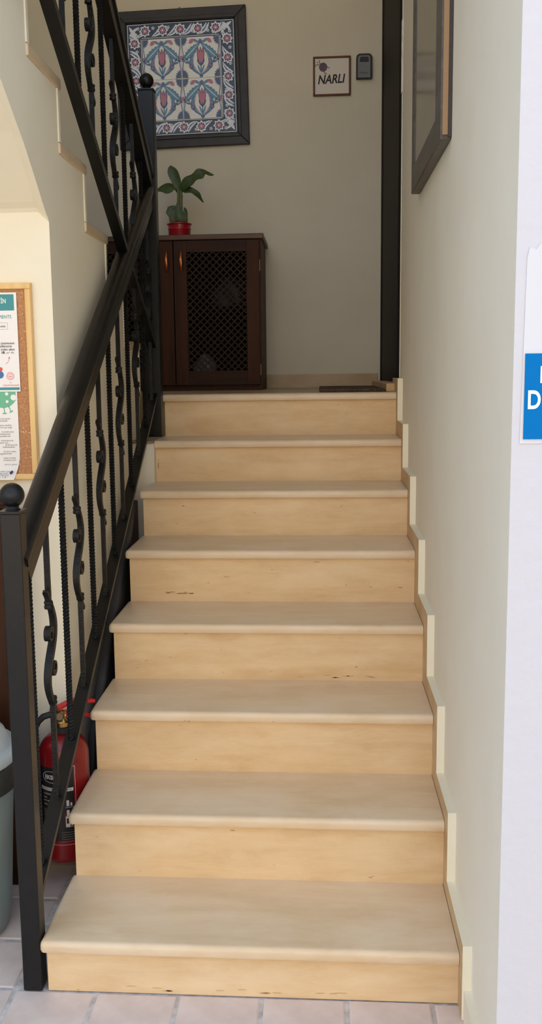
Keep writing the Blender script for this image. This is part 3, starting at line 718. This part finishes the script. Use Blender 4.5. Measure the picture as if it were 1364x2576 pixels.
# ------------------------------------------------------------------ corkboard
YC = .622
ck = thing('cork_board', 'cork notice board in a pine frame on the left wall', 'notice board', (-.42,YC,1.47))
hx, hz = .272, .279
m = MB(); m.box(-hx+.01, hx-.01, -.012, -.001, -hz+.01, hz-.01); m.obj('cork_sheet', 'cork', ck)
for (x0,x1,z0,z1) in ((-hx,hx,hz-.017,hz),(-hx,hx,-hz,-hz+.017),(-hx,-hx+.017,-hz+.017,hz-.017),(hx-.017,hx,-hz+.017,hz-.017)):
    m = MB(); m.box(x0,x1,-.020,-.001,z0,z1); fo = m.obj('frame_bar', 'pine', ck, bevel=.003)
m = MB(); m.box(hx-.0035, hx+.001, -.014, -.001, -hz, hz); m.obj('frame_lip', 'pine', ck)
YS = .606
sa = thing('notice_sheet', 'white notice sheet with teal header pinned high on the cork board', 'paper', (-.30,YS,1.584))
def L2(x, z, o): return x-o[0], z-o[2]
oa = (-.30,YS,1.584)
m = MB(); m.box(-.115,.111,-.0006,.0006,-.139,.139); shA = m.obj('sheet', 'paper', sa)
def pat(parent, o, x0, x1, z0, z1, mt, y=-.0010, name='printed_block'):
    m = MB(); m.add([(x0-o[0],y,z0-o[2]),(x1-o[0],y,z0-o[2]),(x1-o[0],y,z1-o[2]),(x0-o[0],y,z1-o[2])], [(0,1,2,3)]); return m.obj(name, mt, parent, fix=False)
pat(shA, oa, -.409, -.1965, 1.673, 1.718, 'paper_teal'); pat(shA, oa, -.409, -.191, 1.4495, 1.457, 'paper_teal')
def tx(s, size, x, z, mt, parent, o, width=None, bold=0, rot=0, y=-.0014, shear=0):
    return flat_text(s, size, x-o[0], z-o[2], y, mt, parent, width=width, bold=bold, rot=rot, shear=shear, name='printed_text')
tx('İN', .0175, -.2345, 1.6935, 'paper', shA, oa, width=.015, bold=.0004)
tx('MENTS', .0135, -.2420, 1.6510, 'ink_teal', shA, oa, width=.0365)
for (x0,x1,z0,z1) in ((-.26,-.2175,1.6385,1.6391),(-.26,-.2175,1.6207,1.6213),(-.2181,-.2175,1.6207,1.6391)): pat(shA, oa, x0, x1, z0, z1, 'ink_grey')
tx('unca', .010, -.2385, 1.6265, 'ink_black', shA, oa, width=.0145)
for s, z, xr in (('yuzumuzun',1.5790,-.2005),('kullanıma',1.5705,-.2080),('nulan alanı',1.5615,-.2005)):
    tx(s, .0092, xr-.040, z, 'ink_grey', shA, oa, width=.040, bold=.0002)
tx('18', .0095, -.2385, 1.5525, 'ink_black', shA, oa, width=.0085, bold=.0003); tx('..m² dir.', .0085, -.2275, 1.5525, 'ink_grey', shA, oa, width=.027)
m = MB(); prev = None; arc = [(-.229,1.5235),(-.2235,1.5265),(-.2195,1.5315),(-.2175,1.5385)]
for (p, q) in zip(arc[:-1], arc[1:]):
    dx, dz = q[0]-p[0], q[1]-p[1]; L = math.hypot(dx,dz); nx, nz = -dz/L*.0005, dx/L*.0005
    m.add([(p[0]+nx-oa[0],-.0012,p[1]+nz-oa[2]),(q[0]+nx-oa[0],-.0012,q[1]+nz-oa[2]),(q[0]-nx-oa[0],-.0012,q[1]-nz-oa[2]),(p[0]-nx-oa[0],-.0012,p[1]-nz-oa[2])], [(0,1,2,3)])
m.add([(-.2205-oa[0],-.0012,1.5380-oa[2]),(-.2145-oa[0],-.0012,1.5385-oa[2]),(-.2165-oa[0],-.0012,1.5450-oa[2])], [(0,1,2)]); m.obj('printed_arrow', 'ink_pink', shA, fix=False)
def ring(parent, o, x, z, r0, r1, mt, y=-.0012, n=24):
    m = MB(); vs = []
    for k in range(n):
        a_ = 2*math.pi*k/n; vs.append((x-o[0]+r0*math.cos(a_), y, z-o[2]+r0*math.sin(a_))); vs.append((x-o[0]+r1*math.cos(a_), y, z-o[2]+r1*math.sin(a_)))
    m.add(vs, [(2*k,2*k+1,(2*k+3)%(2*n),(2*k+2)%(2*n)) for k in range(n)]); return m.obj('printed_mark', mt, parent, fix=False)
ring(shA, oa, -.2165, 1.489, .0055, .0112, 'ink_rose'); ring(shA, oa, -.2165, 1.489, .0105, .0112, 'ink_pink', -.0013)
tx('☾*', .005, -.2185, 1.4895, 'ink_red', shA, oa, width=.004); pat(shA, oa, -.2200,-.2130,1.4865,1.4885,'ink_red')
tx('T.C.', .0055, -.2200, 1.4685, 'ink_pink', shA, oa, width=.008); tx('İÇİŞLERİ BAKANLIĞI', .0055, -.2390, 1.4610, 'ink_red', shA, oa, width=.047)
ring(shA, oa, -.2440, 1.5085, .0001, .0060, 'ink_red'); ring(shA, oa, -.2460, 1.4930, .0001, .0105, 'ink_blue', -.0011)
YS2 = .6075
ob = (-.32,YS2,1.318)
sb = thing('notice_sheet', 'lower white notice sheet with a green virus drawing on the cork board', 'paper', ob)
m = MB(); N_ = 16; vs = []
for k in range(N_+1):
    t = k/N_; z = .127-.254*t; curl = .010*max(0,(t-.75)/.25)**2
    xr = .120-.0005*t-.0180*max(0,(t-.72)/.28)**1.6
    for x in (-.09, 0, xr): vs.append((x, -curl, z))
n0 = len(vs); vs += [(x,y+.0009,z) for x,y,z in vs]
fs = []
for k in range(N_):
    for c in range(2):
        a_ = k*3+c; fs.append((a_,a_+1,a_+4,a_+3)); fs.append((n0+a_,n0+a_+3,n0+a_+4,n0+a_+1))
m.add(vs, fs); shB = m.obj('sheet', 'paper', sb, fix=False, smooth=True)
# virus
m = MB(); vx, vz, vr = -.243, 1.440, .047
pts = []
for k in range(25):
    a_ = math.pi+k/24*math.pi; pts.append((vx+vr*math.cos(a_)*.9, vz+vr*math.sin(a_)*.88))
pts = [p for p in pts if p[0] < -.2045]+[(-.2045, vz-vr*.45), (-.2045,1.4445), (-.285,1.4445)]
m.add([(x-ob[0],-.0008,z-ob[2]) for x,z in pts], [list(range(len(pts)))])
for a_ in (-2.2,-1.85,-1.5,-1.15):
    x0, z0 = vx+vr*.86*math.cos(a_), vz+vr*.86*math.sin(a_); x1, z1 = vx+vr*1.18*math.cos(a_), vz+vr*1.18*math.sin(a_); nx, nz = -math.sin(a_), math.cos(a_)
    m.add([(x-ob[0],-.0008,z-ob[2]) for x,z in ((x0+nx*.0015,z0+nz*.0015),(x0-nx*.0015,z0-nz*.0015),(x1-nx*.0012,z1-nz*.0012),(x1+nx*.0012,z1+nz*.0012))], [(0,1,2,3)])
    x2, z2 = vx+vr*1.26*math.cos(a_), vz+vr*1.26*math.sin(a_)
    m.add([(x-ob[0],-.0008,z-ob[2]) for x,z in ((x1+nx*.005,z1+nz*.005),(x1-nx*.005,z1-nz*.005),(x2-nx*.006,z2-nz*.006),(x2+nx*.006,z2+nz*.006))], [(0,1,2,3)])
m.obj('printed_virus', 'paper_green', shB, fix=False)
for (x,z,r) in ((-.211,1.428,.0085),(-.2305,1.4385,.0048),(-.230,1.4165,.0042)): ring(shB, ob, x, z, .0001, r, 'paper', -.0011)
rnd = random.Random(11)
z = 1.372
txt = [('ı ve personel', -.224),('temizlenmelidir', -.231),('',0),('ayrıca misafirler', -.2195),('n bir ayar belge', -.2195),('',0),('ile sürekli temas', -.2145),('düzenlenmeli', -.2255),('dezenfekte olur', -.224),('',0),('havalandırma ile', -.2175),('ve kapılar açık', -.232),('temizlik personeli', -.206),('kullanılmalıdır', -.213),('',0),('her gün ve saatte', -.211),('uygulanmalı', -.2245),('',0),('maske ve mesafe', -.2125),('kurallarına uyun', -.212),('',0),('ayrıca, genel', -.210),('odalar', -.2215)]
for s, xr in txt:
    z -= .0063
    if s: tx(s, .0062, xr-.036, z, 'ink_grey', shB, ob, width=.036)
z = 1.214
for s, xr, mt in (('odalama_planı','-.2275','ink_blue'),('bilgi.com','-.2345','ink_blue'),('0 242 8 67','-.2325','ink_grey'),('no 14','-.2405','ink_grey')):
    tx(s, .0062, float(xr)-.030, z, mt, shB, ob, width=.030, y=-.011+.0); z -= .0058
pn_ = thing('push_pin', 'navy push pin at the bottom of the lower notice', 'push pin', (-.228,YS2-.006,1.2105))
m = MB(); m.lathe([(.001,0),(.0036,0),(.0038,.002),(.0022,.004),(.0019,.010),(.0038,.0115),(.0036,.014),(.001,.0145)], 14); o = m.obj('pin_head', 'pin_navy', pn_, smooth=True); o.rotation_euler = (math.radians(70),0,math.radians(35))
m = MB(); m.lathe([(.0003,-.012),(.0005,-.011),(.0005,.0)], 6); o = m.obj('pin_shaft', 'steel', pn_); o.rotation_euler = (math.radians(70),0,math.radians(35))

# ------------------------------------------------------------------ wooden cupboard, bin, leaning boards
wc = thing('wooden_cupboard', 'dark brown wooden cupboard standing behind the grey bin at left', 'cupboard', (-.548,.54,0))
m = MB(); m.box(-.33,.335,-.060,.078,.0,1.135); m.obj('body', 'dark_walnut', wc, bevel=.003)
m = MB(); m.box(-.34,.345,-.075,.081,1.135,1.16); m.obj('top', 'dark_walnut_flat', wc, bevel=.003)
for x0, x1, kx in ((-.325,-.002,-.03),(.002,.328,.03)):
    m = MB(); m.box(x0,x1,-.074,-.061,.06,1.125); dd = m.obj('door', 'dark_walnut', wc, bevel=.003)
    m = MB(); m.box(x0+.06,x1-.06,-.077,-.073,.13,1.05); m.obj('panel', 'dark_walnut', dd, bevel=.003)
    m = MB(); m.lathe([(.001,0),(.010,0),(.012,.012),(.008,.02),(.001,.021)], 12); k_ = m.obj('knob', 'copper', dd, smooth=True); k_.rotation_euler = (math.pi/2,0,0); k_.location = (kx,-.074,.6)
bn = thing('waste_bin', 'grey round plastic waste bin with a dark band under the lid', 'bin', (-.335,.26,0))
m = MB(); m.lathe([(.001,.0),(.138,.0),(.150,.012),(.156,.05),(.176,.40),(.178,.42)], 48); m.obj('body', 'bin_body', bn, smooth=True)
m = MB(); m.lathe([(.172,.405),(.190,.41),(.194,.43),(.194,.475),(.188,.482),(.17,.482)], 48); m.obj('band', 'bin_band', bn, smooth=True)
m = MB(); m.lathe([(.16,.480),(.190,.481),(.193,.488),(.193,.505),(.188,.512),(.172,.514),(.160,.545),(.12,.590),(.06,.612),(.001,.618)], 48); m.obj('lid', 'bin_lid', bn, smooth=True)
lp = MB(); prp = [(1.44,1.020),(1.19,.81),(.89,.55),(.70,.37),(.66,.25),(.66,.0),(1.0,.0),(1.06,.47),(1.26,.765),(1.462,1.005)]
lp.prism_x(prp, -.058, -.028); tag(lp.obj('leaning_panel', 'panel_charcoal', bevel=.012, seg=4), 'charcoal padded panel with pointed top leaning in the gap beside the stairs', 'panel')
m = MB(); m.prism_x([(1.10,.0),(1.69,.0),(1.69,.985),(1.55,1.005)], -.084, -.066); tag(m.obj('wood_board', 'board_brown', bevel=.002), 'brown wooden board leaning on the side wall behind the charcoal panel', 'board')

# ------------------------------------------------------------------ fire extinguisher
EX, EY, EZ, ER = -.088, .535, .075, .072
ex = thing('fire_extinguisher', 'red fire extinguisher with black label hung behind the bottom rail', 'fire extinguisher', (EX,EY,EZ))
pr_ = [(.001,0),(.060,0),(.066,.004),(.068,.012),(ER,.016),(ER,.318)]
for k in range(1, 9):
    a_ = k/8*math.pi/2*.92; pr_.append((ER*(.22+.78*math.cos(a_)), .318+.062*math.sin(a_)))
pr_ += [(.020,.384),(.001,.384)]
m = MB(); m.lathe(pr_, 48); bdy = m.obj('cylinder', 'ext_red', ex, smooth=True)
m = MB(); m.lathe([(.016,.380),(.026,.382),(.026,.398),(.016,.400)], 24); m.obj('neck_ring', 'ext_rubber', ex, smooth=True)
m = MB(); m.lathe([(.014,.398),(.022,.400),(.023,.412),(.016,.418),(.013,.424),(.013,.446),(.001,.448)], 20)
m.sweep([(-.026,-.004,.430),(-.02,-.004,.430),(.012,0,.430)], circ(.0085,12), side=(0,0,1))
m.obj('valve', 'brass', ex, smooth=True)
m = MB(); m.lathe([(.001,0),(.0115,0),(.0125,.003),(.0125,.009),(.0105,.0105),(.0100,.0095),(.001,.0095)], 18); g = m.obj('gauge', 'hinge_metal', ex, smooth=True); g.rotation_euler = (math.radians(80),0,math.radians(8)); g.location = (-.004,-.010,.430)
dxy = (.74,.67)
def lever(pts, wd, th, nm):
    m = MB(); m.sweep([(p*dxy[0], p*dxy[1], z) for p, z in pts], sq(wd,th), side=(-dxy[1],dxy[0],0)); m.obj(nm, 'ext_red_plastic', ex, bevel=.0025)
lever([(-.035,.448),(-.012,.456),(.020,.464),(.055,.464),(.105,.452)], .011, .0055, 'lever')
lever([(-.015,.434),(.015,.436),(.045,.430),(.085,.412),(.112,.392)], .012, .005, 'carry_handle')
m = MB(); m.sweep([(-.022,-.004,.430),(-.036,-.008,.434),(-.054,-.010,.428),(-.070,-.010,.412),(-.082,-.008,.388),(-.088,-.004,.35),(-.089,0,.27),(-.087,.004,.18),(-.084,.006,.10)], circ(.0095,10), side=(0,1,0)); m.obj('hose', 'ext_rubber', ex, smooth=True)
m = MB(); m.box(-.05,.0,.074,.085,.20,.24); m.box(-.05,.0,.070,.076,.205,.235); m.obj('wall_bracket', 'ext_rubber', ex)
def cyl(th, z, r): return (r*math.sin(th), -r*math.cos(th), z)
def cpatch(t0, t1, z0, z1, mt, dr, name='label_print', parent=bdy):
    m = MB(); n_ = max(2, int(abs(t1-t0)/.08)); t0, t1 = math.radians(t0), math.radians(t1); n_ = max(2, int(abs(t1-t0)/.08)); vs = []
    for k in range(n_+1):
        t = t0+(t1-t0)*k/n_; vs += [cyl(t,z0,ER+dr), cyl(t,z1,ER+dr)]
    m.add(vs, [(2*k,2*k+2,2*k+3,2*k+1) for k in range(n_)]); return m.obj(name, mt, parent, fix=False)
def ctext(s, size, t0, z, mt, dr, width, bold=0):
    vs, fs = text_geo(s, size, 0, bold, width); m = MB(); t0 = math.radians(t0)
    m.add([cyl(t0+u/ER, z+v, ER+dr) for u,v in vs], fs); m.obj('label_print', mt, bdy, fix=False)
cpatch(-75, 35, .075, .296, 'ext_label_black', .0004, 'label')
cpatch(12, 36, .118, .158, 'ext_red', .0006)
for (t0,t1,z0,z1) in ((38.5,39.4,.10,.300),(8,39,.2985,.300),(-80,60,.062,.0630)): cpatch(t0,t1,z0,z1,'ext_label_white',.0006)
# oval logo
m = MB(); vs = []; n_ = 40; tc, zc_ = math.radians(-16), .268
for k in range(n_):
    a_ = 2*math.pi*k/n_; 
    for q in (1.0,.93): vs.append(cyl(tc+math.radians(26)*q*math.cos(a_), zc_+.0175*q*math.sin(a_), ER+.0007))
m.add(vs, [(2*k,2*k+1,(2*k+3)%(2*n_),(2*k+2)%(2*n_)) for k in range(n_)]); m.obj('label_print', 'ext_label_white', bdy, fix=False)
ctext('EKSEL', .017, -34, .262, 'ext_label_white', .0008, .044, .0006)
cpatch(-50, 34, .226, .236, 'ext_label_white', .0006); ctext('YANGIN SÖNDÜRME CİHAZI', .007, -48, .2285, 'ext_label_black', .0009, .098)
for k, (s, wdt) in enumerate((('KURU KİMYEVİ',.03),('tozlu',.014),('6 KG ABC',.026),('azotlu',.016))): ctext(s, .0075, -42, .213-.0105*k, 'ext_label_white', .0007, wdt)
for k in range(6): cpatch(-44, -14, .166-.005*k, .168-.005*k, 'ink_grey', .0007)
cpatch(-44,-34,.098,.132,'ext_label_white',.0007); cpatch(-32,-14,.126,.132,'ext_label_white',.0007)
for k in range(3):
    zz = .205-.030*k; cpatch(14,34,zz-.0285,zz-.0275,'ext_label_white',.0007); cpatch(17,23,zz-.024,zz-.006,'ext_label_white',.0007); cpatch(26,30,zz-.024,zz-.014,'ext_label_white',.0007)
cpatch(14,24,.118,.150,'ext_label_white',.0008); cpatch(16,21,.128,.144,'ext_label_black',.0010)
for k in range(5): cpatch(4, 33, .100-.007*k, .1012-.007*k, 'ink_grey', .0007)
ctext('ck', .022, 36, .305, 'ext_label_black', .0005, .018)

# ------------------------------------------------------------------ facade sign and sheet
sg = thing('blue_sign', 'bright blue sign with white letters on the right outer wall', 'sign', (1.181,YF-.0018,1.443))
m = MB(); m.box(-.15,.15,-.003,-.0004,-.076,.076); bo = m.obj('board', 'sign_blue', sg)
flat_text('D', .0455, -.144, -.021, -.0036, 'sign_text', bo, bold=.0012, width=.0225)
flat_text('I', .0405, -.1252, .025, -.0036, 'sign_text', bo, bold=.0012)
m = MB(); rnd = random.Random(2)
pts = [(-.156,-.256),(.153,-.256),(.153,.085),(-.10,.092),(-.118,.088),(-.128,.095),(-.136,.084),(-.147,.088),(-.151,.07)]
m.prism_y(pts, -.0016, -.0004); o = m.obj('clear_sheet', 'sheet_gloss', None, loc=(1.181,YF,1.615)); tag(o, 'glossy white sheet on the outer wall above the blue sign', 'sheet')
